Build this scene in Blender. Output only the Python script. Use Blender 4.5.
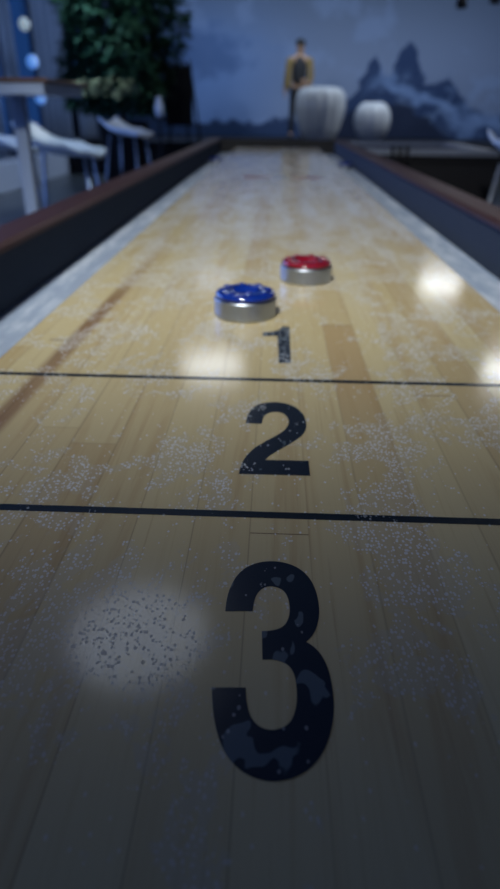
import bpy, bmesh, math, random
import numpy as np
from mathutils import Vector, Matrix, noise

for o in list(bpy.data.objects):
    bpy.data.objects.remove(o)
SC = bpy.context.scene
COL = SC.collection
random.seed(7)
T = 0.78          # height of the playing surface above the floor

# ------------------------------------------------------------------ camera
def cam_axes(p, y, r):
    cp, sp, cy, sy = math.cos(p), math.sin(p), math.cos(y), math.sin(y)
    fwd = Vector((sy*cp, cy*cp, -sp)); right = Vector((cy, -sy, 0)); up = right.cross(fwd)
    return math.cos(r)*right + math.sin(r)*up, -math.sin(r)*right + math.cos(r)*up, fwd
cd = bpy.data.cameras.new('camera'); cam = bpy.data.objects.new('camera', cd); COL.objects.link(cam)
rx, ux, fw = cam_axes(0.48061, -0.03125, 0.01301)
m = Matrix((rx, ux, -fw)).transposed().to_4x4(); m.translation = Vector((-0.0073, 0, T+0.1701))
cam.matrix_world = m
cd.sensor_fit = 'VERTICAL'; cd.sensor_height = 36; cd.lens = 640/889*36
cd.clip_start = 0.01; cd.clip_end = 100
cd.dof.use_dof = True; cd.dof.focus_distance = 0.27; cd.dof.aperture_fstop = 8.0
SC.camera = cam

# ------------------------------------------------------------------ world, lights, exposure
w = bpy.data.worlds.new('night'); SC.world = w; w.use_nodes = True
bg = w.node_tree.nodes['Background']; bg.inputs[0].default_value = (0.02, 0.075, 0.26, 1); bg.inputs[1].default_value = 0.55
SC.view_settings.view_transform = 'Standard'; SC.view_settings.look = 'None'
SC.view_settings.exposure = 0.0; SC.view_settings.gamma = 1.0
SC.cycles.max_bounces = 6
SC.cycles.use_denoising = True

def aim(o, target):
    o.rotation_euler = (Vector(target) - o.location).to_track_quat('-Z', 'Y').to_euler()
def spot(name, loc, target, energy, size, blend, radius, color):
    l = bpy.data.lights.new(name, 'SPOT'); l.energy = energy; l.spot_size = math.radians(size)
    l.spot_blend = blend; l.shadow_soft_size = radius; l.color = color
    o = bpy.data.objects.new(name, l); COL.objects.link(o); o.location = loc; aim(o, target); return o
def area(name, loc, target, energy, sx, sy, color, spread=180):
    l = bpy.data.lights.new(name, 'AREA'); l.energy = energy; l.shape = 'RECTANGLE'; l.size = sx; l.size_y = sy
    l.color = color; l.spread = math.radians(spread)
    o = bpy.data.objects.new(name, l); COL.objects.link(o); o.location = loc; aim(o, target); return o
COOL = (0.86, 0.93, 1.0)
CEIL = 3.2
# key spot added behind the camera, its cone edge shaped to darken the near board
spot('beam_table', (-0.55, -1.5, CEIL-0.12), (0.0, 1.9, T), 700, 38.5, 0.66, 0.16, (0.95, 0.985, 0.97))
# spots added at or near the ceiling fittings to brighten single things
spot('beam_stools', (-0.68, 2.6, CEIL-0.12), (-1.35, 3.95, 0.75), 170, 46, 0.5, 0.12, (0.62, 0.80, 1.0))
spot('beam_tree', (-0.65, 6.75, CEIL-0.12), (-2.3, 8.3, 1.0), 60, 88, 0.6, 0.12, (0.72, 0.84, 1.0))
spot('beam_curtains', (-0.96, 10.7, CEIL-0.12), (-3.5, 11.0, 0.9), 230, 95, 0.6, 0.12, (0.50, 0.68, 1.0))
spot('beam_left', (-1.6, 6.75, CEIL-0.12), (-3.4, 8.6, 0.7), 240, 70, 0.6, 0.12, (0.50, 0.68, 1.0))
spot('beam_vessels', (2.81, 10.88, CEIL-0.12), (1.0, 12.1, 0.9), 130, 60, 0.5, 0.12, COOL)
spot('beam_person', (-0.96, 10.7, CEIL-0.12), (0.5, 12.4, 1.0), 50, 60, 0.5, 0.12, COOL)
# unseen area light added to brighten the mural, daylight-blue glow from the windows on the left
area('mural_fill', (1.0, 11.9, CEIL-0.1), (1.2, 14, 0.7), 84, 7.0, 0.3, (0.62, 0.78, 1.0))
area('window_light', (-3.3, 3.8, 1.5), (0.4, 3.8, 0.8), 115, 5.0, 1.6, (0.20, 0.38, 1.0))
area('blue_fill', (2.0, -3.0, 2.6), (0.2, 4.0, 0.8), 11, 3.0, 1.0, (0.20, 0.36, 1.0))  # unseen fill added to tint the near board blue; no entrance stands there

# ------------------------------------------------------------------ helpers
def obj(name, bm, m, parent=None, smooth=False, bevel=0, seg=2, recalc=True):
    if recalc: bmesh.ops.recalc_face_normals(bm, faces=bm.faces)
    me = bpy.data.meshes.new(name)
    if parent is not None:
        inv = parent.matrix_world_saved if hasattr(parent, 'matrix_world_saved') else None
        off = Vector(LOC.get(parent.name, (0, 0, 0)))
        for v in bm.verts: v.co -= off
    bm.to_mesh(me); bm.free()
    o = bpy.data.objects.new(name, me); COL.objects.link(o)
    if m: me.materials.append(m)
    if smooth:
        for p in me.polygons: p.use_smooth = True
    if bevel:
        md = o.modifiers.new('bevel', 'BEVEL'); md.width = bevel; md.segments = seg; md.limit_method = 'ANGLE'
    if parent is not None:
        o.parent = parent; LOC[o.name] = LOC.get(parent.name, (0, 0, 0))
    return o
LOC = {}
def thing(name, label, cat, loc, group=None):
    o = bpy.data.objects.new(name, None); COL.objects.link(o); o.location = loc
    o.empty_display_size = 0.1
    o['label'] = label; o['category'] = cat
    if group: o['group'] = group
    LOC[o.name] = tuple(loc); return o
def tag(o, label, cat, group=None, kind=None):
    o['label'] = label; o['category'] = cat
    if group: o['group'] = group
    if kind: o['kind'] = kind
    return o
def structure(name, bm, m, **k):
    o = obj(name, bm, m, **k); o['kind'] = 'structure'; return o
def B(): return bmesh.new()
def box(bm, x0, x1, y0, y1, z0, z1):
    r = bmesh.ops.create_cube(bm, size=1)
    for v in r['verts']:
        v.co = Vector(((x0+x1)/2+v.co.x*(x1-x0), (y0+y1)/2+v.co.y*(y1-y0), (z0+z1)/2+v.co.z*(z1-z0)))
    return r['verts']
def lathe(bm, prof, c=(0, 0, 0), n=48, f=None):
    rings = []
    for r, z in prof:
        ring = []
        for i in range(n):
            a = 2*math.pi*i/n; rr = r*(f(a, z) if f else 1)
            ring.append(bm.verts.new((c[0]+rr*math.cos(a), c[1]+rr*math.sin(a), c[2]+z)))
        rings.append(ring)
    for a, b in zip(rings, rings[1:]):
        for i in range(n): bm.faces.new((a[i], a[(i+1) % n], b[(i+1) % n], b[i]))
    bm.faces.new(rings[0][::-1]); bm.faces.new(rings[-1])
def tube(bm, pts, rad, n=12):
    pts = [Vector(p) for p in pts]; rings = []
    rr = rad if isinstance(rad, (list, tuple)) else [rad]*len(pts)
    for i, p in enumerate(pts):
        d = (pts[min(i+1, len(pts)-1)]-pts[max(i-1, 0)]).normalized()
        a = d.cross(Vector((0, 0, 1)) if abs(d.z) < .9 else Vector((1, 0, 0))).normalized(); b = d.cross(a)
        rings.append([bm.verts.new(p+rr[i]*(math.cos(2*math.pi*k/n)*a+math.sin(2*math.pi*k/n)*b)) for k in range(n)])
    for a, b in zip(rings, rings[1:]):
        for i in range(n): bm.faces.new((a[i], a[(i+1) % n], b[(i+1) % n], b[i]))
    bm.faces.new(rings[0][::-1]); bm.faces.new(rings[-1])
def ball(bm, c, r, sc=(1, 1, 1), sub=3):
    q = bmesh.ops.create_icosphere(bm, subdivisions=sub, radius=r)
    for v in q['verts']: v.co = Vector((c[0]+v.co.x*sc[0], c[1]+v.co.y*sc[1], c[2]+v.co.z*sc[2]))
def slab(bm, pts, z0, z1):
    bot = [bm.verts.new((x, y, z0)) for x, y in pts]; top = [bm.verts.new((x, y, z1)) for x, y in pts]
    n = len(pts)
    bm.faces.new(bot[::-1]); bm.faces.new(top)
    for i in range(n): bm.faces.new((bot[i], bot[(i+1) % n], top[(i+1) % n], top[i]))
def extrude_y(bm, prof, y0, y1):     # closed XZ profile swept along Y
    a = [bm.verts.new((x, y0, z)) for x, z in prof]; b = [bm.verts.new((x, y1, z)) for x, z in prof]; n = len(prof)
    bm.faces.new(a); bm.faces.new(b[::-1])
    for i in range(n): bm.faces.new((a[i], b[i], b[(i+1) % n], a[(i+1) % n]))

# ------------------------------------------------------------------ node helpers
class G:
    def __init__(s, name):
        s.m = bpy.data.materials.new(name); s.m.use_nodes = True; s.t = s.m.node_tree
        s.b = s.t.nodes['Principled BSDF']
    def link(s, a, b): s.t.links.new(a, b)
    def n(s, t, **k):
        q = s.t.nodes.new(t)
        for a, v in k.items(): setattr(q, a, v)
        return q
    def put(s, sock, v):
        if isinstance(v, bpy.types.NodeSocket): s.link(v, sock)
        else: sock.default_value = v
    def math(s, op, a, b=0.0, c=0.0):
        q = s.n('ShaderNodeMath', operation=op); s.put(q.inputs[0], a); s.put(q.inputs[1], b); s.put(q.inputs[2], c); return q.outputs[0]
    def step(s, v, a, b):            # smoothstep from a to b
        q = s.n('ShaderNodeMapRange', interpolation_type='SMOOTHSTEP'); s.put(q.inputs[0], v); s.put(q.inputs[1], a); s.put(q.inputs[2], b); return q.outputs[0]
    def mix(s, f, a, b):
        q = s.n('ShaderNodeMix', data_type='RGBA'); s.put(q.inputs[0], f); s.put(q.inputs[6], a); s.put(q.inputs[7], b); return q.outputs[2]
    def noise(s, vec, scale, detail=3, rough=.5, dist=0):
        q = s.n('ShaderNodeTexNoise'); s.link(vec, q.inputs['Vector']); q.inputs['Scale'].default_value = scale
        q.inputs['Detail'].default_value = detail; q.inputs['Roughness'].default_value = rough; q.inputs['Distortion'].default_value = dist
        return q.outputs[0]
    def vec(s, x, y, z=0.0):
        q = s.n('ShaderNodeCombineXYZ'); s.put(q.inputs[0], x); s.put(q.inputs[1], y); s.put(q.inputs[2], z); return q.outputs[0]
    def pos(s):
        g = s.n('ShaderNodeNewGeometry'); q = s.n('ShaderNodeSeparateXYZ'); s.link(g.outputs['Position'], q.inputs[0])
        return g.outputs['Position'], q.outputs[0], q.outputs[1], q.outputs[2]
    def set(s, **k):
        for a, v in k.items():
            s.put(s.b.inputs[{'color': 'Base Color', 'rough': 'Roughness', 'metal': 'Metallic', 'spec': 'Specular IOR Level',
                              'coat': 'Coat Weight', 'coatr': 'Coat Roughness', 'ecol': 'Emission Color', 'estr': 'Emission Strength',
                              'trans': 'Transmission Weight', 'sheen': 'Sheen Weight'}[a]], v)
        return s
    def bump(s, h, strength=.3, dist=.001):
        q = s.n('ShaderNodeBump'); q.inputs['Strength'].default_value = strength; q.inputs['Distance'].default_value = dist
        s.link(h, q.inputs['Height']); s.link(q.outputs[0], s.b.inputs['Normal'])
def simple(name, c, rough=.5, metal=0, var=.12, scale=30, **k):
    g = G(name); tc = g.n('ShaderNodeTexCoord'); nz = g.noise(tc.outputs['Object'], scale, 4)
    d = tuple(x*(1-var) for x in c)+(1,); l = tuple(min(1, x*(1+var)) for x in c)+(1,)
    g.set(color=g.mix(nz, d, l), rough=rough, metal=metal, **k); return g.m

WAX = (0.62, 0.64, 0.66, 1)
WAXSPOTS = [(-.056, .172, .048, .095), (-.057, .322, .034, .055), (.055, .340, .030, .055), (.052, .262, .034, .055), (.058, .215, .036, .045), (-.130, .41, .05, .05), (-.115, .55, .06, .05), (-.11, .72, .09, .05), (.11, .50, .06, .04)]
def wax_beads(g, P, x, y, amount=0.0):
    """mask of small scattered wax beads, gathered in drifting clusters"""
    warp = g.noise(P, 14, 3, .6)
    v2 = g.vec(g.math('ADD', x, g.math('MULTIPLY', warp, .05)), g.math('MULTIPLY_ADD', y, .62, g.math('MULTIPLY', warp, .04)))
    big = g.noise(v2, 19, 2, .5); fine = g.noise(v2, 85, 4, .66)
    far = g.step(y, 0.45, 1.1)
    dens = g.math('ADD', g.math('MULTIPLY', big, .62), g.math('MULTIPLY', fine, .55))
    dens = g.math('ADD', dens, g.math('ADD', g.math('MULTIPLY', far, .05), amount))
    for cx, cy, rr, am in WAXSPOTS:
        dd = g.math('SQRT', g.math('ADD', g.math('POWER', g.math('DIVIDE', g.math('SUBTRACT', x, cx), rr), 2.0), g.math('POWER', g.math('DIVIDE', g.math('SUBTRACT', y, cy), rr*1.35), 2.0)))
        dens = g.math('ADD', dens, g.math('MULTIPLY', g.step(dd, 1.0, .2), am))
    dens = g.math('MULTIPLY', g.step(dens, .592, .655), .92)
    dens = g.math('MAXIMUM', dens, .03)
    vo = g.n('ShaderNodeTexVoronoi', feature='F1'); vo.inputs['Scale'].default_value = 1.0; vo.inputs['Randomness'].default_value = .85
    g.link(g.vec(g.math('MULTIPLY', x, 700.0), g.math('MULTIPLY', y, 460.0), 0.0), vo.inputs['Vector'])
    sp = g.n('ShaderNodeSeparateColor'); g.link(vo.outputs['Color'], sp.inputs[0])
    keep = g.math('LESS_THAN', sp.outputs[0], dens)
    rad = g.math('MULTIPLY_ADD', sp.outputs[1], .20, .27)
    disc = g.math('LESS_THAN', vo.outputs['Distance'], rad)
    film = g.math('MULTIPLY', g.step(dens, .25, .8), .36)
    return g.math('MAXIMUM', g.math('MULTIPLY', keep, disc), 0.0), film

def wood_board():
    g = G('maple_board'); P, x, y, z = g.pos()
    PW = .0265
    t = g.math('DIVIDE', g.math('ADD', x, .0142+PW*20), PW); idx = g.math('FLOOR', t); fr = g.math('FRACT', t)
    wn = g.n('ShaderNodeTexWhiteNoise', noise_dimensions='1D'); g.link(idx, wn.inputs['W'])
    seg = g.math('DIVIDE', g.math('ADD', y, g.math('MULTIPLY', wn.outputs[0], 3.1)), .83); sidx = g.math('FLOOR', seg); sfr = g.math('FRACT', seg)
    w2 = g.n('ShaderNodeTexWhiteNoise', noise_dimensions='2D'); g.link(g.vec(idx, sidx), w2.inputs['Vector'])
    tone = w2.outputs[0]
    light = (0.595, 0.495, 0.28, 1); mid = (0.515, 0.40, 0.21, 1)
    c = g.mix(tone, light, mid)
    dark = g.step(tone, .80, .98)
    c = g.mix(g.math('MULTIPLY', dark, .10), c, (0.37, 0.235, 0.11, 1))
    # the orange stave right of the numbers, and the brown streak near the left edge
    o1 = g.math('MULTIPLY', g.math('MULTIPLY', g.step(x, .0383, .0390), g.step(x, .0655, .0648)), g.math('MULTIPLY', g.step(y, .5625, .5615), g.step(y, .26, .45)))
    c = g.mix(g.math('MULTIPLY', o1, .36), c, (0.36, 0.20, 0.085, 1))
    bx = g.math('ADD', x, g.math('MULTIPLY_ADD', g.math('SUBTRACT', y, .4), -.022, .1715))
    bn = g.noise(g.vec(g.math('MULTIPLY', x, 60.), g.math('MULTIPLY', y, 6.)), 1.0, 3)
    bw = g.math('ABSOLUTE', bx)
    br = g.math('MULTIPLY', g.step(bw, .0105, .003), g.step(y, 1.0, .55))
    c = g.mix(g.math('MULTIPLY', br, g.math('MULTIPLY_ADD', bn, .8, .35)), c, (0.20, 0.10, 0.055, 1))
    # grain
    gr = g.noise(g.vec(g.math('MULTIPLY', x, 420.), g.math('MULTIPLY', y, 9.), idx), 1.0, 5, .65)
    gb = g.noise(g.vec(g.math('MULTIPLY', x, 70.), g.math('MULTIPLY', y, 3.), idx), 1.0, 4, .6, 1.2)
    c = g.mix(g.math('MULTIPLY', g.step(gb, .48, .72), .35), c, (0.38, 0.235, 0.10, 1))
    c = g.mix(g.math('MULTIPLY', g.step(gr, .52, .80), .40), c, (0.30, 0.18, 0.08, 1))
    # seams between staves and butt joints
    sd = g.math('MINIMUM', fr, g.math('SUBTRACT', 1.0, fr))
    seam = g.math('MULTIPLY', g.step(sd, .028, .008), g.math('MULTIPLY_ADD', wn.outputs[0], .38, .04))
    bd = g.math('MINIMUM', sfr, g.math('SUBTRACT', 1.0, sfr))
    butt = g.math('MULTIPLY', g.math('LESS_THAN', bd, .0006), .18)
    def mark(x0, x1, y0, wd):
        return g.math('MULTIPLY', g.math('MULTIPLY', g.math('GREATER_THAN', x, x0), g.math('LESS_THAN', x, x1)),
                      g.math('LESS_THAN', g.math('ABSOLUTE', g.math('SUBTRACT', y, y0)), wd))
    ln = g.math('MAXIMUM', g.math('MAXIMUM', mark(-.0142, .0123, .2392, .0004), mark(.0918, .1183, .405, .0006)), g.math('MAXIMUM', mark(.0388, .0653, .562, .0008), mark(-.190, -.172, .504, .0014)))
    ln = g.math('MULTIPLY', ln, .7)
    sm = g.math('MAXIMUM', g.math('MAXIMUM', seam, butt), ln)
    c = g.mix(sm, c, (0.09, 0.05, 0.03, 1))
    beads, film = wax_beads(g, P, x, y)
    dust = g.math('MULTIPLY', g.step(g.noise(g.vec(g.math('MULTIPLY', x, 15.), g.math('MULTIPLY', y, 1.5)), 1.6, 5, .62), .42, .64), g.step(y, .42, 1.3))
    c = g.mix(g.math('MULTIPLY', dust, .55), c, WAX)
    c = g.mix(film, c, (0.48, 0.43, 0.33, 1))
    c = g.mix(g.math('MULTIPLY', beads, g.math('MULTIPLY_ADD', g.step(y, .12, .28), .60, .28)), c, WAX)
    rough = g.math('ADD', g.math('MULTIPLY', beads, .5), g.math('MULTIPLY_ADD', gr, .035, .095))
    g.set(color=c, rough=rough, spec=g.math('MULTIPLY', g.math('MULTIPLY_ADD', beads, -.42, .5), g.math('MULTIPLY_ADD', dust, -.6, 1.0)))
    g.bump(gr, .04, .0004)
    return g.m
def paint(name, c, patch):
    g = G(name); P, x, y, z = g.pos()
    n1 = g.noise(g.vec(g.math('MULTIPLY', x, 95.), g.math('MULTIPLY', y, 75.)), 1.0, 1.5, .5, .5)
    low = g.step(y, .23, .14)
    worn = g.step(n1, g.math('MULTIPLY_ADD', low, -.12, .68), g.math('MULTIPLY_ADD', low, -.12, .71))
    col = g.mix(g.math('MULTIPLY', worn, .75), c, patch)
    beads, film = wax_beads(g, P, x, y, g.math('MULTIPLY_ADD', g.step(y, .24, .45), .05, -.07))
    n3 = g.noise(P, 210, 2, .6)
    mott = g.math('MULTIPLY', g.math('MULTIPLY', g.step(n3, .47, .58), g.step(y, .43, .46)), .7)
    col = g.mix(mott, col, (0.20, 0.23, 0.27, 1))
    b2 = g.math('MULTIPLY', beads, g.math('MULTIPLY_ADD', g.step(y, .24, .30), .35, .25))
    g.set(color=g.mix(b2, col, WAX), rough=g.math('MULTIPLY_ADD', beads, .45, .2), spec=g.math('MULTIPLY_ADD', beads, -.4, .5))
    return g.m

M = {}
M['board'] = wood_board()
M['number'] = paint('black_number_paint', (0.016, 0.023, 0.034, 1), (0.11, 0.14, 0.16, 1))
M['line'] = paint('black_line_paint', (0.014, 0.021, 0.028, 1), (0.03, 0.045, 0.05, 1))
def wood_rail():
    g = G('reddish_brown_wood'); P, x, y, z = g.pos()
    gr = g.noise(g.vec(g.math('MULTIPLY', x, 160.), g.math('MULTIPLY', y, 6.), g.math('MULTIPLY', z, 160.)), 1.0, 5, .6)
    g.set(color=g.mix(gr, (0.026, 0.010, 0.009, 1), (0.055, 0.021, 0.017, 1)), rough=.45, spec=.35); return g.m
M['rail'] = wood_rail()
def carpet(name, a, b, powder=0.):
    g = G(name); P, x, y, z = g.pos()
    f = g.noise(P, 900, 2); big = g.noise(P, 25, 4, .6)
    c = g.mix(f, a, b)
    if powder:
        q = g.noise(g.vec(g.math('MULTIPLY', x, 40.), g.math('MULTIPLY', y, 8.)), 1.0, 4, .65)
        c = g.mix(g.math('MULTIPLY', g.step(q, .42, .66), powder), c, (0.55, 0.60, 0.68, 1))
    c = g.mix(g.math('MULTIPLY', big, .3), c, a)
    g.set(color=c, rough=.95, spec=.2); g.bump(f, .5, .002); return g.m
M['carpet'] = carpet('charcoal_carpet', (0.024, 0.032, 0.048, 1), (0.055, 0.070, 0.10, 1))
M['gutter'] = carpet('grey_gutter_carpet', (0.20, 0.25, 0.34, 1), (0.40, 0.47, 0.60, 1), .9)
M['black'] = simple('black_lacquer', (0.005, 0.005, 0.007), .6, spec=.25)
M['steel'] = simple('brushed_steel', (0.37, 0.40, 0.45), .40, 1.0, .1, 200)
M['blue'] = simple('blue_plastic', (0.004, 0.022, 0.20), .10, 0, .15, 60, coat=1.0)
M['red'] = simple('red_plastic', (0.18, 0.005, 0.016), .10, 0, .15, 60, coat=1.0)
M['white'] = simple('white_plastic', (0.62, 0.66, 0.70), .25, 0, .05)
M['greymetal'] = simple('grey_metal', (0.22, 0.24, 0.28), .35, .6)
M['white_paint'] = simple('white_painted_metal', (0.38, 0.46, 0.58), .4, 0, .05)
M['table_wood'] = simple('brown_table_wood', (0.16, 0.085, 0.045), .4, 0, .25, 12)
M['ceramic'] = simple('white_glazed_ceramic', (0.46, 0.49, 0.53), .16, 0, .08, 8)
M['leaf'] = simple('dark_green_leaf', (0.018, 0.060, 0.030), .65, 0, .7, 3, spec=.3)
M['bark'] = simple('brown_bark', (0.09, 0.055, 0.035), .8, 0, .4, 25)
M['soil'] = simple('dark_soil', (0.03, 0.02, 0.015), .95)
M['curtain'] = simple('grey_blue_curtain', (0.10, 0.14, 0.23), .85, 0, .12, 4, sheen=.3)
M['tan'] = simple('tan_jacket_cloth', (0.19, 0.13, 0.045), .8)
M['cloth_black'] = simple('black_cloth', (0.008, 0.009, 0.013), .8)
M['skin'] = simple('skin', (0.34, 0.20, 0.12), .5, 0, .06)
M['hair'] = simple('black_hair', (0.006, 0.006, 0.008), .45)
M['ceiling'] = simple('dark_ceiling', (0.10, 0.115, 0.14), .9)
M['wall'] = simple('blue_grey_wall_paint', (0.18, 0.22, 0.30), .85)
M['ledge'] = simple('pale_window_ledge', (0.45, 0.48, 0.55), .5)
def floor_mat():
    g = G('dark_floor_tiles'); P, x, y, z = g.pos()
    br = g.n('ShaderNodeTexBrick'); br.offset = 0; g.link(P, br.inputs['Vector'])
    br.inputs['Scale'].default_value = 1; br.inputs['Brick Width'].default_value = .6; br.inputs['Row Height'].default_value = .6; br.inputs['Mortar Size'].default_value = .004
    br.inputs['Color1'].default_value = (0.055, 0.062, 0.066, 1); br.inputs['Color2'].default_value = (0.075, 0.082, 0.084, 1); br.inputs['Mortar'].default_value = (0.02, 0.02, 0.02, 1)
    n = g.noise(P, 6, 5); g.set(color=g.mix(g.math('MULTIPLY', n, .5), br.outputs[0], (0.035, 0.045, 0.05, 1)), rough=.3); return g.m
M['floor'] = floor_mat()
def emit(name, c, s):
    g = G(name); g.set(color=(.8, .8, .8, 1), ecol=tuple(c)+(1,), estr=s); return g.m
M['lamp'] = emit('lit_lamp_diffuser', (0.74, 0.84, 1.0), 1.8)
M['middle_lamp'] = emit('middle_lamp_diffuser', (0.88, 0.94, 1.0), 5.0)
M['weak_lamp'] = emit('weak_lamp_diffuser', (0.6, 0.75, 1.0), 0.4)
M['bright_lamp'] = emit('bright_lamp_diffuser', (0.90, 0.95, 1.0), 10.0)
M['blue_glow'] = emit('blue_gap_glow', (0.10, 0.33, 1.0), 0.6)
M['dim_glow'] = emit('dim_blue_gap_glow', (0.08, 0.28, 1.0), .55)
M['pale_glow'] = emit('pale_gap_glow', (0.40, 0.52, 0.56), 0.55)
def glass():
    g = G('window_glass'); g.set(color=(.8, .9, 1, 1), rough=.02, trans=1.0); g.b.inputs['IOR'].default_value = 1.05; return g.m
M['glass'] = glass()

# ------------------------------------------------------------------ room
XL, XR, YB, YF = -3.75, 6.0, 14.2, -4.0
bm = B(); box(bm, XL-.2, XR+.2, YF-.2, YB+.2, -.1, 0); structure('floor', bm, M['floor'])
bm = B(); box(bm, XL-.2, XR+.2, YF-.2, YB+.2, CEIL, CEIL+.1); structure('ceiling', bm, M['ceiling'])
bm = B(); box(bm, XL-.2, XR+.2, YB, YB+.15, 0, CEIL); structure('wall_back', bm, M['wall'])
bm = B(); box(bm, XL-.2, XR+.2, YF-.15, YF, 0, CEIL); structure('wall_front', bm, M['wall'])
bm = B(); box(bm, XR, XR+.15, YF, YB, 0, CEIL); structure('wall_right', bm, M['wall'])
WINS = [(1.0, 4.2), (5.0, 8.2), (9.0, 13.3)]
bm = B(); box(bm, XL-.15, XL, YF, YB, 0, .5); box(bm, XL-.15, XL, YF, YB, 2.95, CEIL)
e = YF
for a, b in WINS + [(YB, YB)]:
    box(bm, XL-.15, XL, e, a, .5, 2.95); e = b
structure('wall_left', bm, M['wall'])
for i, (a, b) in enumerate(WINS):
    bm = B()
    for yy in [a+.03, b-.03] + [a+(b-a)*k/3 for k in (1, 2)]: box(bm, XL-.10, XL-.03, yy-.03, yy+.03, .5, 2.95)
    for zz in (.53, 2.92): box(bm, XL-.10, XL-.03, a, b, zz-.03, zz+.03)
    f = structure('window_%d' % (i+1), bm, M['black'])
    bm = B(); box(bm, XL-.07, XL-.062, a+.01, b-.01, .51, 2.94); obj('pane', bm, M['glass'], f)
bm = B(); box(bm, XL, -3.37, 0.0, YB-1.2, 0, .34); structure('trim_1', bm, M['ledge'], bevel=.01)

# ------------------------------------------------------------------ mural painted on the back wall
def mural():
    NX, NZ = 420, 170
    x0, x1, z0, z1 = -3.7, 5.9, 0.45, 3.15
    X, Z = np.meshgrid(np.linspace(x0, x1, NX), np.linspace(z0, z1, NZ))
    px = 250+(X+.54)/.01865; py = (2.74-Z)/.0164       # drawing units of the painting
    def fbm(s, seed, oct=4):
        out = np.zeros_like(px)
        for j in range(NZ):
            for i in range(NX):
                out[j, i] = noise.fractal(Vector((px[j, i]/s, py[j, i]/s, seed)), 0.9, 2.1, oct)
        return out
    n1 = fbm(45, 1.3); n2 = fbm(14, 5.1); n3 = fbm(30, 9.7, 5)
    ss = lambda v, a, b: (lambda t: t*t*(3-2*t))(np.clip((v-a)/(b-a), 0, 1))
    def lay(c, col, a): return c*(1-a[..., None]) + np.array(col)*a[..., None]
    c = np.zeros(px.shape+(3,))+np.array((0.20, 0.25, 0.37))
    c = lay(c, (0.15, 0.27, 0.56), ss(px, 340, 190)*.9)
    c = lay(c, (0.09, 0.12, 0.18), ss(py, 75, -20)*.8)
    c = lay(c, (0.28, 0.38, 0.62), ss(n1, .1, .5)*.25)
    c = lay(c, (0.06, 0.12, 0.28), ss(np.hypot((px-195)/60, (py-50)/30)+n2*.35, 1.1, .5)*.75)
    c = lay(c, (0.13, 0.21, 0.40), ss(np.abs(py-33-(px-230)*.28+n2*8), 7, 1)*ss(px, 300, 270)*ss(px, 215, 240)*.4)
    rid = lambda pts: np.interp(px, [p[0] for p in pts], [p[1] for p in pts])
    far = rid([(320, 118), (345, 98), (360, 86), (370, 64), (377, 48), (384, 64), (394, 72), (402, 44), (410, 33), (418, 46), (427, 72), (440, 76), (452, 72), (460, 80), (468, 88), (480, 102), (500, 108), (560, 118)])
    c = lay(c, (0.012, 0.036, 0.11), ss(py-far+n2*9, -2, 4)*(.97-.2*ss(py-far, 35, 70)))
    mist = rid([(340, 120), (385, 74), (405, 84), (430, 92), (455, 106), (480, 118), (520, 128)])
    a = ss(np.abs(py-mist+n3*16), 13, 2)*ss(px, 360, 400)
    c = lay(c, (0.20, 0.30, 0.52), a*.75)
    a2 = ss(n2+n3*.5, .05, .5)*ss(px, 360, 400)*ss(py, 60, 80)
    c = lay(c, (0.26, 0.37, 0.60), a2*.35)
    near = rid([(320, 128), (345, 116), (360, 108), (372, 112), (388, 101), (402, 98), (416, 103), (430, 110), (445, 122), (460, 134), (480, 144), (560, 150)])
    c = lay(c, (0.004, 0.012, 0.042), ss(py-near+n2*7, -2, 4)*ss(px, 310, 335)*.95)
    hill = rid([(0, 105), (150, 112), (195, 122), (215, 117), (235, 120), (255, 128), (285, 136), (560, 145)])
    c = lay(c, (0.008, 0.03, 0.09), ss(py-hill+n2*4, -2, 5)*ss(px, 310, 280)*.85)
    bm = B()
    vs = [[bm.verts.new((X[j, i], YB-.02, Z[j, i])) for i in range(NX)] for j in range(NZ)]
    for j in range(NZ-1):
        for i in range(NX-1): bm.faces.new((vs[j][i], vs[j][i+1], vs[j+1][i+1], vs[j+1][i]))
    back = [bm.verts.new((x, YB-.002, z)) for x, z in ((x0, z0), (x1, z0), (x1, z1), (x0, z1))]
    bm.faces.new(back[::-1])
    g = G('painted_mural'); at = g.n('ShaderNodeAttribute', attribute_name='paint'); g.set(color=at.outputs['Color'], rough=.8)
    o = obj('wall_mural', bm, g.m, recalc=False)
    ca = o.data.color_attributes.new('paint', 'FLOAT_COLOR', 'POINT')
    flat = np.ones((len(o.data.vertices), 4)); flat[:NX*NZ, :3] = np.clip(c, 0.003, 1).reshape(-1, 3)
    ca.data.foreach_set('color', flat.ravel())
    tag(o, 'blue ink-style landscape mural of misty mountains covering the back wall', 'mural')
mural()

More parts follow.
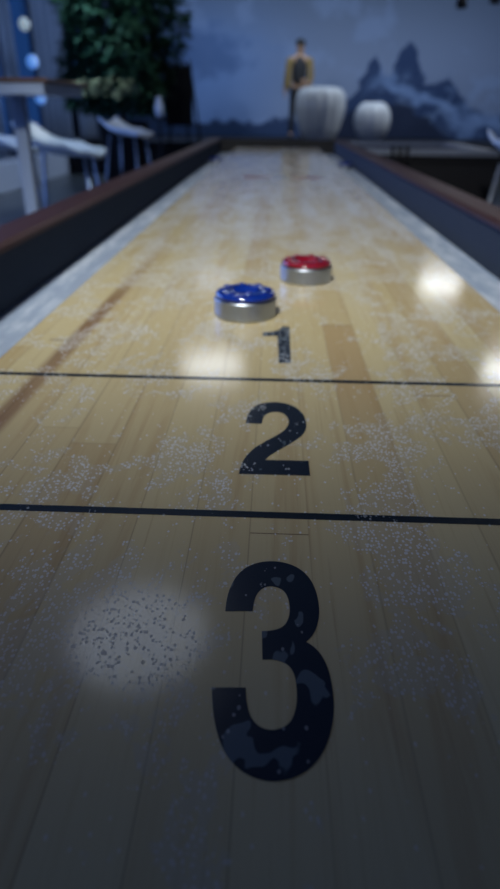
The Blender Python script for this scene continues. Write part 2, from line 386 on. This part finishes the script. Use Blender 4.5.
# ------------------------------------------------------------------ shuffleboard table
Y0, Y1 = -0.45, 3.69
TB = thing('shuffleboard_table', 'long shuffleboard table with pale maple playing surface and brown wooden rails', 'game table', (0, 1.6, 0))
XW, XO, GD, RH = .303, .363, .0314, .0353
bm = B(); box(bm, -.215, .215, Y0+.12, Y1, T-.045, T); pf = obj('playfield', bm, M['board'], TB, bevel=.0015)
THREE = [(-0.0218, 0.1875), (-0.0218, 0.1929), (-0.0211, 0.2003), (-0.0188, 0.2086), (-0.015, 0.2145), (-0.0099, 0.218), (-0.0043, 0.2192), (0.0017, 0.2184), (0.0072, 0.2151), (0.0113, 0.2093), (0.0135, 0.202), (0.0144, 0.1935), (0.0141, 0.1861), (0.0126, 0.1798), (0.0108, 0.1757), (0.0086, 0.1729), (0.0113, 0.1707), (0.0138, 0.1668), (0.0156, 0.1613), (0.0164, 0.1546), (0.0166, 0.1474), (0.0159, 0.1405), (0.0144, 0.134), (0.0122, 0.1286), (0.0089, 0.1237), (0.0049, 0.1203), (0.0011, 0.1187), (-0.0033, 0.1179), (-0.0077, 0.1185), (-0.0123, 0.1207), (-0.0161, 0.1243), (-0.0191, 0.1294), (-0.0212, 0.1355), (-0.0226, 0.1421), (-0.0237, 0.1507), (-0.0124, 0.1512), (-0.0119, 0.146), (-0.011, 0.1414), (-0.0095, 0.1382), (-0.0073, 0.136), (-0.0041, 0.135), (-0.001, 0.1357), (0.0017, 0.1376), (0.0034, 0.1408), (0.0044, 0.1456), (0.0046, 0.1504), (0.0042, 0.1565), (0.0028, 0.1607), (0.0004, 0.1629), (-0.0033, 0.164), (-0.0071, 0.1638), (-0.0076, 0.1774), (-0.0045, 0.1778), (-0.0013, 0.1789), (0.0012, 0.1813), (0.0026, 0.1856), (0.003, 0.1904), (0.0024, 0.1962), (0.0009, 0.2003), (-0.0017, 0.2023), (-0.0049, 0.203), (-0.0077, 0.2017), (-0.0099, 0.1982), (-0.011, 0.1935), (-0.0113, 0.188)]
TWO = [(-0.0212, 0.354), (-0.0209, 0.3618), (-0.0198, 0.3703), (-0.0169, 0.3788), (-0.0125, 0.3846), (-0.0066, 0.3869), (-0.0006, 0.3873), (0.0052, 0.385), (0.0103, 0.3796), (0.014, 0.3721), (0.0159, 0.3626), (0.0161, 0.3526), (0.0148, 0.3443), (0.0122, 0.3375), (0.0079, 0.3313), (0.0026, 0.3243), (-0.0025, 0.3179), (-0.0062, 0.313), (-0.0086, 0.3082), (0.0154, 0.3083), (0.0155, 0.2922), (-0.0222, 0.2921), (-0.0216, 0.3008), (-0.0201, 0.3087), (-0.0177, 0.3158), (-0.014, 0.3233), (-0.0089, 0.3303), (-0.0037, 0.3366), (0.001, 0.3429), (0.0041, 0.3497), (0.0054, 0.3576), (0.0046, 0.3649), (0.0018, 0.3704), (-0.002, 0.372), (-0.0058, 0.3711), (-0.0089, 0.3679), (-0.0107, 0.3624), (-0.0113, 0.3538)]
ONE = [(-0.0006, 0.4613), (0.0088, 0.462), (0.009, 0.5548), (0.0029, 0.555), (0.0007, 0.5471), (-0.0023, 0.5416), (-0.0066, 0.5389), (-0.0144, 0.5363), (-0.0139, 0.5263), (-0.0016, 0.5279)]
def smooth_outline(pts, it=2, lim=50):
    for _ in range(it):
        out = []; n = len(pts)
        for i in range(n):
            p0, p, p1 = Vector(pts[i-1]), Vector(pts[i]), Vector(pts[(i+1) % n])
            ang = math.degrees((p-p0).angle(p1-p))
            if ang > lim: out.append(tuple(p))
            else: out += [tuple(p.lerp(p0, .25)), tuple(p.lerp(p1, .25))]
        pts = out
    return pts
for pts, lab in ((THREE, 'large black number 3 nearest the camera'), (TWO, 'black number 2 between the two lines'), (ONE, 'black number 1 in front of the blue puck')):
    bm = B(); slab(bm, smooth_outline(pts), T-.0005, T+.00015); o = obj('number', bm, M['number'], TB); o['label'] = lab
for y0, lab in ((.4265, 'thin black line behind the number 2'), (.2541, 'thin black line between the numbers 2 and 3')):
    bm = B(); box(bm, -.2149, .2149, y0-.0026, y0+.0026, T-.0005, T+.0002); o = obj('scoring_line', bm, M['line'], TB); o['label'] = lab
# faded red and blue emblem across the middle of the table
M['faded_red'] = simple('faded_red_paint', (0.24, 0.09, 0.075), .3)
M['faded_blue'] = simple('faded_blue_paint', (0.17, 0.23, 0.30), .3)
bm = B(); lathe(bm, [(.022, -.0005), (.022, .0003)], (0.012, 2.0, T), 32); em = obj('emblem', bm, M['faded_blue'], TB)
for s in (-1, 1):
    bm = B(); slab(bm, [(.012+s*.03, 1.99), (.012+s*.105, 1.96), (.012+s*.115, 2.0), (.012+s*.105, 2.04), (.012+s*.03, 2.01)][::s], T-.0005, T+.0002)
    obj('emblem_wing', bm, M['faded_red'], em)
# cradle
for s in (-1, 1):
    bm = B(); box(bm, *sorted((s*.19, s*XW)), Y0+.02, Y1+.055, T-GD-.012, T-GD); obj('gutter', bm, M['gutter'], TB)
    bm = B(); box(bm, *sorted((s*XW, s*(XW+.022))), Y0, Y1+.06, T-.16, T+RH-.004); obj('side_wall', bm, M['carpet'], TB)
    bm = B(); box(bm, *sorted((s*(XW+.022), s*(XO-.006))), Y0, Y1+.08, T-.20, T+RH-.004); obj('side_panel', bm, M['rail'], TB)
    prof = [(s*(XW-.002), T+RH-.006), (s*(XW-.001), T+RH-.001), (s*(XW+.006), T+RH+.003), (s*(XO-.012), T+RH+.003), (s*XO, T+RH-.003), (s*XO, T+RH-.012), (s*(XO-.008), T+RH-.018), (s*(XW+.022), T+RH-.006)]
    bm = B(); extrude_y(bm, prof, Y0-.02, Y1+.10); obj('rail', bm, M['rail'], TB)
for y, n in ((Y0, -1), (Y1+.06, 1)):
    bm = B(); box(bm, -XO+.006, XO-.006, *sorted((y, y+n*.03)), T-.20, T+RH-.006); obj('end_wall', bm, M['black'], TB)
    bm = B(); box(bm, -XO+.061, XO-.061, *sorted((y-n*.004, y+n*.045)), T+RH-.012, T+RH+.002); obj('end_rail', bm, M['black'], TB)
bm = B(); box(bm, -XO+.02, XO-.02, Y0, Y1+.06, T-.19, T-.165); obj('bottom_panel', bm, M['black'], TB)
for y in np.linspace(Y0+.3, Y1-.3, 5):
    bm = B(); box(bm, -.18, .18, y-.03, y+.03, T-.165, T-.045); obj('cross_beam', bm, M['black'], TB)
for y in (Y0+.55, 1.6, Y1-.55):
    bm = B()
    box(bm, -.24, .24, y-.10, y+.10, .06, T-.19); box(bm, -.30, .30, y-.14, y+.14, 0, .06)
    obj('leg', bm, M['rail'], TB, bevel=.01)

# ------------------------------------------------------------------ pucks
def make_puck(x, y, mat, label, rot=0., group=None, z=T):
    r = thing('shuffleboard_puck', label, 'puck', (x, y, z), group)
    R = .0289
    bm = B(); lathe(bm, [(R-.0022, 0), (R-.0004, .0012), (R, .003), (R, .0160), (R-.0006, .0169), (R-.004, .0172), (.012, .0172)], (x, y, z+.0002), 64)
    obj('steel_body', bm, M['steel'], r, smooth=False, bevel=0)
    bm = B(); lathe(bm, [(R-.0040, .0172), (R-.0040, .0182), (R-.0014, .0184), (R-.0010, .0202), (R-.0026, .0226), (R-.0065, .0238), (R-.0135, .0238), (R-.0165, .0226), (R-.0175, .0200), (.001, .0196)], (x, y, z), 64)
    cap = obj('cap', bm, mat, r, smooth=True)
    for k in range(8):
        a = rot+2*math.pi*k/8
        bm = B(); ball(bm, (x+math.cos(a)*(R-.0078), y+math.sin(a)*(R-.0078), z+.0234), .0038, (1, 1, .5), 2)
        obj('cap_bump', bm, mat, cap, smooth=True)
    return r
make_puck(-.0318, .590, M['blue'], 'steel shuffleboard puck with shiny blue cap standing left of the number 1', .2)
make_puck(.0305, .7335, M['red'], 'steel shuffleboard puck with shiny red cap farther back on the board', .5)
make_puck(-.259, 2.95, M['blue'], 'small blurred blue puck lying in the left gutter', 0, None, T-GD)
make_puck(.266, 2.76, M['blue'], 'small blurred dark blue puck lying in the right gutter', 0, None, T-GD)

# ------------------------------------------------------------------ ceiling lights
for i, (x, y, lab) in enumerate([(-.68, 2.6, 'round ceiling light above the near half of the table'), (-.65, 6.75, 'round ceiling light beyond the far end of the table'),
                  (2.81, 10.88, 'round ceiling light near the mural on the right'), (2.72, 6.75, 'round ceiling light above the dark games table'),
                  (-.96, 10.7, 'round ceiling light near the mural by the tree'), (2.65, 2.6, 'round ceiling light right of the table'), (-.68, -1.5, 'round ceiling light behind the camera')]):
    r = thing('ceiling_light', lab, 'ceiling light', (x, y, CEIL), 'round ceiling lights')
    bm = B(); lathe(bm, [(.40, -.05), (.40, 0.0)], (x, y, CEIL-.001), 48); obj('housing', bm, M['white_paint'], r)
    bm = B(); lathe(bm, [(.35, -.06), (.37, -.05), (.37, -.045)], (x, y, CEIL), 48); obj('diffuser', bm, M['bright_lamp' if x > 2 and y > 5 else 'lamp' if y > 10 else 'middle_lamp' if y > 5 else 'lamp' if x < 0 < y else 'weak_lamp'], r)

# ------------------------------------------------------------------ stage with vessels and person
ST = .50
bm = B(); box(bm, -3.3, XR-.02, 11.2, YB-.05, 0, ST-.03); box(bm, -3.32, XR-.02, 11.17, YB-.05, ST-.03, ST)
tag(obj('stage', bm, M['black'], bevel=.004), 'low black stage running along the mural wall', 'stage')
def vessel(x, y, rx, h, label, lobes, prof):
    n = 24; P = []
    for i in range(len(prof)-1):
        for k in range(4):
            t = k/4; P.append((prof[i][0]*(1-t)+prof[i+1][0]*t, prof[i][1]*(1-t)+prof[i+1][1]*t))
    P.append(prof[-1])
    bm = B(); lathe(bm, [(r*rx, z*h) for r, z in P], (x, y, ST), 120, lambda a, z: 1+.075*abs(math.cos(a*lobes/2))-.05)
    return tag(obj('ribbed_vessel', bm, M['ceramic'], smooth=True), label, 'vessel', 'ribbed white vessels')
vessel(.71, 12, .405, .81, 'larger white glossy ribbed vessel standing beside the person', 14,
       [(.50, 0), (.62, .05), (.80, .22), (.92, .42), (1.0, .62), (1.0, .76), (.94, .88), (.80, .97), (.62, 1.0), (.40, .97), (.22, .90), (.08, .84)])
vessel(1.58, 12, .30, .60, 'smaller white glossy ribbed vessel right of the person', 12,
       [(.35, 0), (.55, .05), (.80, .18), (.95, .36), (1.0, .54), (.97, .70), (.86, .84), (.68, .95), (.48, 1.0), (.28, .97), (.10, .90)])

def skin_body(name, verts, edges, radii, m, parent, root=0, sub=2):
    me = bpy.data.meshes.new(name); off = Vector(LOC[parent.name])
    me.from_pydata([tuple(Vector(v)-off) for v in verts], edges, [])
    o = bpy.data.objects.new(name, me); COL.objects.link(o); o.parent = parent
    md = o.modifiers.new('skin', 'SKIN'); md.use_smooth_shade = True
    for i, r in enumerate(radii):
        rr = r if isinstance(r, tuple) else (r, r); me.skin_vertices[0].data[i].radius = rr
    me.skin_vertices[0].data[root].use_root = True
    s = o.modifiers.new('sub', 'SUBSURF'); s.levels = sub; s.render_levels = sub
    me.materials.append(m); return o
def person(px, py, H):
    k = H/1.7
    r = thing('person', 'person in open tan jacket, black top and black trousers standing on the stage', 'person', (px, py, ST))
    V = lambda x, y, z: (px+x*k, py+y*k, ST+z*k)
    def sk(name, pts, ed, rad, m): return skin_body(name, [V(*p) for p in pts], ed, [tuple(q*k for q in a) if isinstance(a, tuple) else a*k for a in rad], m, r)
    # continuous body: pelvis, spine, neck, head, arms with hands, legs
    pts = [(0, 0, .93), (0, 0, 1.10), (0, .0, 1.28), (0, .0, 1.42), (0, -.01, 1.50), (0, -.035, 1.57), (0, -.04, 1.64),
           (.17, 0, 1.38), (.23, .02, 1.12), (.20, -.12, .95), (.13, -.19, 1.02),
           (-.17, 0, 1.38), (-.235, .02, 1.12), (-.27, -.02, .88), (-.275, -.03, .80),
           (.09, 0, .86), (.10, -.02, .48), (.105, .02, .09), (.115, -.11, .045),
           (-.09, 0, .86), (-.115, -.01, .48), (-.13, .02, .09), (-.15, -.11, .045)]
    ed = [(0, 1), (1, 2), (2, 3), (3, 4), (4, 5), (5, 6), (3, 7), (7, 8), (8, 9), (9, 10), (3, 11), (11, 12), (12, 13), (13, 14),
          (0, 15), (15, 16), (16, 17), (17, 18), (0, 19), (19, 20), (20, 21), (21, 22)]
    rad = [(.135, .10), (.12, .09), (.14, .095), (.10, .07), .052, .075, .078, .055, .042, .034, .036, .055, .042, .033, .036,
           .082, .056, .038, .035, .082, .056, .038, .035]
    body = sk('body', pts, ed, rad, M['skin'])
    for sx, hx, hy, hz, dz in ((1, .12, -.20, 1.03, .02), (-1, -.276, -.035, .78, -.07)):
        for f in range(4):
            L = (.07, .08, .075, .06)[f]; o = (f-1.5)*.018
            a = (hx+(0 if sx < 0 else -.01), hy+o, hz+(0 if sx < 0 else o))
            d = Vector((-.25*sx, -.2, -1)).normalized() if sx < 0 else Vector((-.9, -.3, -.15)).normalized()
            p1 = Vector(a)+d*L*.5; p2 = Vector(a)+d*L+Vector((.01*-sx, -.012, .004))
            fo = sk('finger', [a, tuple(p1), tuple(p2)], [(0, 1), (1, 2)], [.0105, .0095, .008], M['skin'])
        th = sk('thumb', [(hx, hy-.02, hz+.02), (hx-.02*sx, hy-.05, hz+.0), (hx-.03*sx, hy-.06, hz-.025)], [(0, 1), (1, 2)], [.012, .011, .009], M['skin'])
    # face
    bm = B(); ball(bm, V(0, -.118, 1.595), .014*k, (1, 1.1, 1.6), 2); obj('nose', bm, M['skin'], r, smooth=True)
    bm = B(); ball(bm, V(0, -.108, 1.563), .02*k, (1, .35, .25), 2); obj('mouth', bm, M['tan'], r, smooth=True)
    for s in (-1, 1):
        bm = B(); ball(bm, V(s*.03, -.108, 1.618), .011*k, (1.2, .5, .7), 2); obj('eye', bm, M['hair'], r, smooth=True)
        bm = B(); ball(bm, V(s*.08, -.03, 1.605), .02*k, (.4, .8, 1.4), 2); obj('ear', bm, M['skin'], r, smooth=True)
    bm = B(); ball(bm, V(0, -.025, 1.66), .095*k, (1.0, 1.12, .85), 3); obj('hair', bm, M['hair'], r, smooth=True)
    # clothes
    sk('top', [(0, 0, .92), (0, -.01, 1.10), (0, -.01, 1.28), (0, 0, 1.42), (0, 0, 1.475)], [(0, 1), (1, 2), (2, 3), (3, 4)],
       [(.155, .125), (.145, .125), (.165, .125), (.13, .095), .062], M['cloth_black'])
    sk('trousers', [(0, 0, .93), (.09, 0, .84), (.10, -.02, .48), (.105, .02, .10), (-.09, 0, .84), (-.115, -.01, .48), (-.13, .02, .10)],
       [(0, 1), (1, 2), (2, 3), (0, 4), (4, 5), (5, 6)], [(.145, .115), .09, .068, .055, .09, .068, .055], M['cloth_black'])
    for s in (-1, 1):
        arm = [(s*.15, .01, 1.41), (s*.20, .01, 1.38), (s*.235, .02, 1.12)] + ([(.205, -.10, .975)] if s > 0 else [(-.27, -.02, .90)])
        sk('jacket_sleeve', arm, [(0, 1), (1, 2), (2, 3)], [.06, .07, .058, .05], M['tan'])
        sk('jacket_front', [(s*.15, -.05, 1.40), (s*.195, -.06, 1.25), (s*.20, -.06, 1.05), (s*.21, -.06, .86)], [(0, 1), (1, 2), (2, 3)],
           [(.05, .04), (.055, .05), (.055, .05), (.06, .045)], M['tan'])
        bm = B(); ball(bm, V(.11*s if s > 0 else -.14, -.05, .045), .05*k, (.95, 2.5, .9), 3); obj('shoe', bm, M['cloth_black'], r, smooth=True)
    sk('jacket_back', [(0, .06, 1.44), (0, .075, 1.25), (0, .07, 1.05), (0, .07, .86)], [(0, 1), (1, 2), (2, 3)], [(.10, .04), (.16, .05), (.155, .05), (.16, .05)], M['tan'])
    return r
person(.37, 13.0, 1.53)

# ------------------------------------------------------------------ furniture at the left
def bar_table(x0, x1, y0, y1, lx, ly):
    r = thing('bar_table', 'tall bar table with brown wooden top and white metal column', 'table', (lx, ly, 0))
    bm = B(); box(bm, x0, x1, y0, y1, 1.036, 1.05); obj('table_top', bm, M['table_wood'], r, bevel=.004)
    bm = B(); box(bm, x0+.03, x1-.02, y0+.012, y1-.02, .996, 1.036); obj('under_frame', bm, M['white_paint'], r)
    bm = B(); box(bm, lx-.028, lx+.028, ly-.028, ly+.028, .02, .996); obj('column', bm, M['white_paint'], r, bevel=.006)
    bm = B(); box(bm, lx-.26, lx+.26, ly-.26, ly+.26, 0, .02); obj('base_plate', bm, M['white_paint'], r, bevel=.004)
bar_table(-2.15, -.87, 2.72, 3.30, -1.095, 3.02)

def bar_stool(x, y, rot, label, group=None):
    r = thing('bar_stool', label, 'stool', (0, 0, 0), group)
    # shell profile in u (depth), curling up at the back edge
    prof = [(-.20, .105), (-.175, .088), (-.14, .060), (-.10, .034), (-.05, .016), (0, .008), (.06, .006), (.12, .006), (.17, .004), (.20, -.006)]
    bm = B(); nw = 9; top = []; bot = []
    for u, z in prof:
        hw = .19*(1-.35*max(0, abs(u)/.2-.55))
        ra = []; rb = []
        for j in range(nw):
            v = -1+2*j/(nw-1); dz = .045*v*v*(1 if u < .1 else .4)
            ra.append(bm.verts.new((u, v*hw, .745+z+dz))); rb.append(bm.verts.new((u, v*hw*.97, .745+z+dz-.026)))
        top.append(ra); bot.append(rb)
    for i in range(len(prof)-1):
        for j in range(nw-1):
            bm.faces.new((top[i][j], top[i+1][j], top[i+1][j+1], top[i][j+1])); bm.faces.new((bot[i][j+1], bot[i+1][j+1], bot[i+1][j], bot[i][j]))
        for j in (0, nw-1): bm.faces.new((top[i][j], bot[i][j], bot[i+1][j], top[i+1][j]))
    for i in (0, len(prof)-1):
        for j in range(nw-1): bm.faces.new((top[i][j], top[i][j+1], bot[i][j+1], bot[i][j]))
    obj('seat', bm, M['white'], r, smooth=True, bevel=.006)
    for sx in (-1, 1):
        for sy in (-1, 1):
            bm = B(); tube(bm, [(sx*.13, sy*.10, .742), (sx*.21, sy*.19, 0.0)], [.010, .009]); obj('leg', bm, M['greymetal'], r, smooth=True)
    bm = B(); q = [(.184, .158, .24), (-.184, .158, .24), (-.184, -.158, .24), (.184, -.158, .24)]
    for a, b in zip(q, q[1:]+q[:1]): tube(bm, [a, b], .007)
    obj('footrest', bm, M['greymetal'], r, smooth=True)
    r.location = (x, y, 0); r.rotation_euler = (0, 0, rot); return r
def copy_tree(o, parent=None):
    c = o.copy(); COL.objects.link(c); c.parent = parent
    for ch in [q for q in o.children]: copy_tree(ch, c)
    return c
G1 = 'white bar stools around the room'
s0 = bar_stool(-1.125, 3.66, .05, 'white curved-seat bar stool just right of the bar table column', G1)
for x, y, rot, lab in ((-1.63, 4.12, .1, 'white curved-seat bar stool cut off by the left edge behind the column'),
                       (-1.40, 6.6, -.3, 'farther white bar stool standing in front of the potted tree'),
                       (1.18, 3.20, .05, 'white curved-seat bar stool cut off by the right edge beside the dark games table')):
    s = copy_tree(s0); s.location = (x, y, 0); s.rotation_euler = (0, 0, rot); s['label'] = lab

# ------------------------------------------------------------------ potted tree
def potted_tree(x, y):
    r = thing('potted_tree', 'tall dense potted tree with dark green leaves in a black planter', 'plant', (x, y, 0))
    bm = B(); lathe(bm, [(.20, 0), (.22, .02), (.30, .78), (.31, .82), (.28, .82), (.27, .76)], (x, y, 0), 40); obj('planter', bm, M['black'], r, smooth=True)
    bm = B(); lathe(bm, [(.27, .74), (.26, .77)], (x, y, 0), 24); obj('soil', bm, M['soil'], r)
    bm = B()
    tube(bm, [(x, y, .75), (x+.03, y, 1.2), (x-.02, y+.02, 1.7), (x+.02, y, 2.4)], [.04, .035, .03, .015])
    for k in range(14):
        a = k*2.4; z = 1.15+k*.09
        tube(bm, [(x, y, z), (x+.25*math.cos(a), y+.25*math.sin(a), z+.15), (x+.52*math.cos(a), y+.52*math.sin(a), z+.22)], [.015, .010, .005], 6)
    obj('trunk', bm, M['bark'], r, smooth=True)
    bm = B(); rnd = random.Random(3)
    for k in range(12000):
        z = rnd.uniform(.92, 3.0); t = (z-.92)/2.08
        R = .66*math.sqrt(max(.05, math.sin(math.pi*(.17+.7*t))))
        a = rnd.uniform(0, 6.283); rr = R*rnd.uniform(.25, 1)**.6*(1+.22*math.sin(a*3+z*4))
        c = Vector((x+rr*math.cos(a), y+rr*math.sin(a), z))
        d = Vector((math.cos(a)+rnd.uniform(-.6, .6), math.sin(a)+rnd.uniform(-.6, .6), rnd.uniform(-.9, .3))).normalized()
        sd = d.cross(Vector((rnd.uniform(-.4, .4), rnd.uniform(-.4, .4), 1))).normalized(); L = rnd.uniform(.08, .14); W = L*.30
        nn = sd.cross(d)*.008
        v = [bm.verts.new(p) for p in (c, c+d*L*.45+sd*W+nn, c+d*L, c+d*L*.45-sd*W+nn)]
        bm.faces.new((v[0], v[1], v[2])); bm.faces.new((v[0], v[2], v[3]))
    f = obj('foliage', bm, M['leaf'], r, recalc=False); f['kind'] = 'stuff'
    # a few yellowed leaves at the bottom of the crown
    bm = B()
    for k in range(90):
        c = Vector((x+rnd.uniform(-.28, .30), y-.66+rnd.uniform(-.15, .1), rnd.uniform(1.08, 1.24)))
        d = Vector((rnd.uniform(-1, 1), -.5, rnd.uniform(-.5, .2))).normalized(); sd = d.cross(Vector((0, 0, 1))).normalized()
        sd = (sd+Vector((0, 0, .6))).normalized(); L = .11; W = .026
        v = [bm.verts.new(p) for p in (c, c+d*L*.45+sd*W, c+d*L, c+d*L*.45-sd*W)]
        bm.faces.new((v[0], v[1], v[2])); bm.faces.new((v[0], v[2], v[3]))
    M['yleaf'] = simple('yellowed_leaf', (0.20, 0.23, 0.12), .5, 0, .4, 6)
    f = obj('lower_leaves', bm, M['yleaf'], r, recalc=False); f['kind'] = 'stuff'; f['label'] = 'yellowed leaves at the bottom of the crown'
potted_tree(-1.86, 8.6)
# black easel with a dark board behind the tree
r = thing('display_easel', 'black display easel with a dark blank board beside the potted tree', 'easel', (-1.32, 10.3, 0))
bm = B(); v = box(bm, -1.60, -1.20, 10.20, 10.23, .75, 1.50); obj('board', bm, M['black'], r, bevel=.004)
for a, b in (((-1.40, 10.25, 1.56), (-1.62, 10.12, 0)), ((-1.24, 10.25, 1.56), (-1.02, 10.12, 0)), ((-1.32, 10.28, 1.55), (-1.32, 10.7, 0))):
    bm = B(); tube(bm, [a, b], .018, 8); obj('leg', bm, M['black'], r, smooth=True)
# vase on a stand
r = thing('plant_stand', 'slim dark stand carrying a white vase between tree and easel', 'stand', (-1.27, 7.7, 0))
bm = B(); lathe(bm, [(.13, 0), (.13, .02), (.02, .04)], (-1.27, 7.7, 0), 24); obj('base', bm, M['black'], r)
bm = B(); tube(bm, [(-1.27, 7.7, .03), (-1.27, 7.7, .85)], .015); obj('pole', bm, M['black'], r)
bm = B(); lathe(bm, [(.09, .85), (.09, .87)], (-1.27, 7.7, 0), 24); obj('top', bm, M['black'], r)
bm = B(); lathe(bm, [(.028, 0), (.045, .04), (.048, .10), (.03, .16), (.02, .18), (.028, .20), (.022, .20), (.015, .18)], (-1.27, 7.7, .8705), 32)
tag(obj('vase', bm, M['ceramic'], smooth=True), 'small white vase on the slim stand right of the tree', 'vase')

# ------------------------------------------------------------------ curtains on the window wall
def curtain(y0, y1, label):
    bm = B(); n = int((y1-y0)/.02); rows = [.36, 1.0, 1.7, 2.4, 3.08]; gridv = []
    for z in rows:
        gridv.append([bm.verts.new((-3.58+.05*math.sin((y0+i*.02)*38+.25*math.sin(z*2))+.012*math.sin(i*.31+z), y0+i*.02, z)) for i in range(n+1)])
    for a, b in zip(gridv, gridv[1:]):
        for i in range(n): bm.faces.new((a[i], a[i+1], b[i+1], b[i]))
    o = obj('curtain', bm, M['curtain'], smooth=True, recalc=False)
    md = o.modifiers.new('thickness', 'SOLIDIFY'); md.thickness = .006
    return tag(o, label, 'curtain', 'grey blue curtains along the windows')
curtain(8.6, 9.15, 'grey blue curtain panel at the left edge of the picture')
curtain(9.45, 9.95, 'grey blue curtain panel just left of the blue lights')
curtain(10.75, 12.3, 'wide grey blue curtain panel between the blue lights')
curtain(13.0, 13.95, 'grey blue curtain panel hidden behind the potted tree')
curtain(.9, 1.9, 'grey blue curtain panel beside the bar table, nearest the camera')
curtain(4.0, 5.2, 'grey blue curtain panel beyond the bar table')
bm = B(); tube(bm, [(-3.62, .6, 3.12), (-3.62, 14.0, 3.12)], .015); tag(obj('curtain_rail', bm, M['greymetal']), 'long grey metal curtain rail above the windows', 'curtain rail')
# glowing globes added to stand for outside lights in the curtain gaps
def glow_globe(x, y, z, rad, m, label):
    r = thing('gap_glow', label, 'lamp', (x, y, z), 'added light globes in the curtain gaps')
    bm = B(); ball(bm, (x, y, z), rad, (1, 1, 1.1), 3); obj('globe', bm, m, r, smooth=True)
    bm = B(); tube(bm, [(x, y, z+rad), (x, y, CEIL-.001)], .006, 6); obj('cord', bm, M['black'], r)

# ------------------------------------------------------------------ right side: dark games table
GT = thing('games_table', 'dark games table with a grey top rail right of the shuffleboard', 'game table', (.9, 4.5, 0))
bm = B(); box(bm, .44, 1.26, 4.02, 4.98, .30, .70); obj('body', bm, M['black'], GT, bevel=.01)
bm = B(); box(bm, .42, 1.28, 4.0, 5.0, .700, .738); obj('apron', bm, M['black'], GT, bevel=.006)
bm = B()
for a in ((.38, 1.24, 3.97, 4.05), (.38, 1.24, 4.97, 5.05), (.38, .46, 4.05, 4.97), (1.16, 1.24, 4.05, 4.97)): box(bm, *a, .738, .768)
obj('top_rail', bm, M['greymetal'], GT)
bm = B(); box(bm, .46, 1.16, 4.05, 4.97, .738, .750); obj('play_surface', bm, simple('dark_blue_felt', (.02, .03, .06), .8), GT)
for x in (.645, .685, .725):
    bm = B(); box(bm, x-.008, x+.008, 3.935, 3.97, .705, .790); obj('clip', bm, M['black'], GT, bevel=.004)
for x in (.52, 1.18):
    for y in (4.10, 4.90):
        bm = B(); box(bm, x-.04, x+.04, y-.04, y+.04, 0, .30); obj('leg', bm, M['black'], GT, bevel=.005)
# track spotlights hanging near the mural
for x, z, lab in ((2.56, 2.36, 'black spotlight hanging before the mural, left one'), (3.02, 2.42, 'black spotlight hanging before the mural at the right corner')):
    r = thing('hanging_spotlight', lab, 'spotlight', (x, 11.0, CEIL))
    bm = B(); tube(bm, [(x, 11, CEIL-.001), (x, 11, z+.12)], .008, 8); obj('rod', bm, M['black'], r)
    bm = B(); lathe(bm, [(.07, -.09), (.075, -.08), (.07, .06), (.04, .12)], (x, 11, z), 24); obj('head', bm, M['black'], r, smooth=True)

for x, y, z, rad, m, lab in ((-3.42, 10.22, 1.52, .08, 'blue_glow', 'blue globe added for outside light in the left curtain gap, just above the table'),
        (-3.54, 10.44, 1.98, .075, 'pale_glow', 'pale globe added for outside light in the left curtain gap, above the blue ones'),
        (-3.50, 10.62, 1.08, .075, 'blue_glow', 'blue globe added for outside light in the left curtain gap, seen below the tabletop'),
        (-3.44, 12.62, 1.62, .07, 'dim_glow', 'dim blue globe added for outside light in the curtain gap beside the tree, just above the tabletop'),
        (-3.46, 13.0, 2.20, .085, 'dim_glow', 'dim blue globe added for outside light in the curtain gap beside the tree, highest of that gap'),
        (-3.40, 12.3, 1.18, .07, 'dim_glow', 'dim blue globe added for outside light in the curtain gap beside the tree, lowest of that gap')):
    glow_globe(x, y, z, rad, M[m], lab)
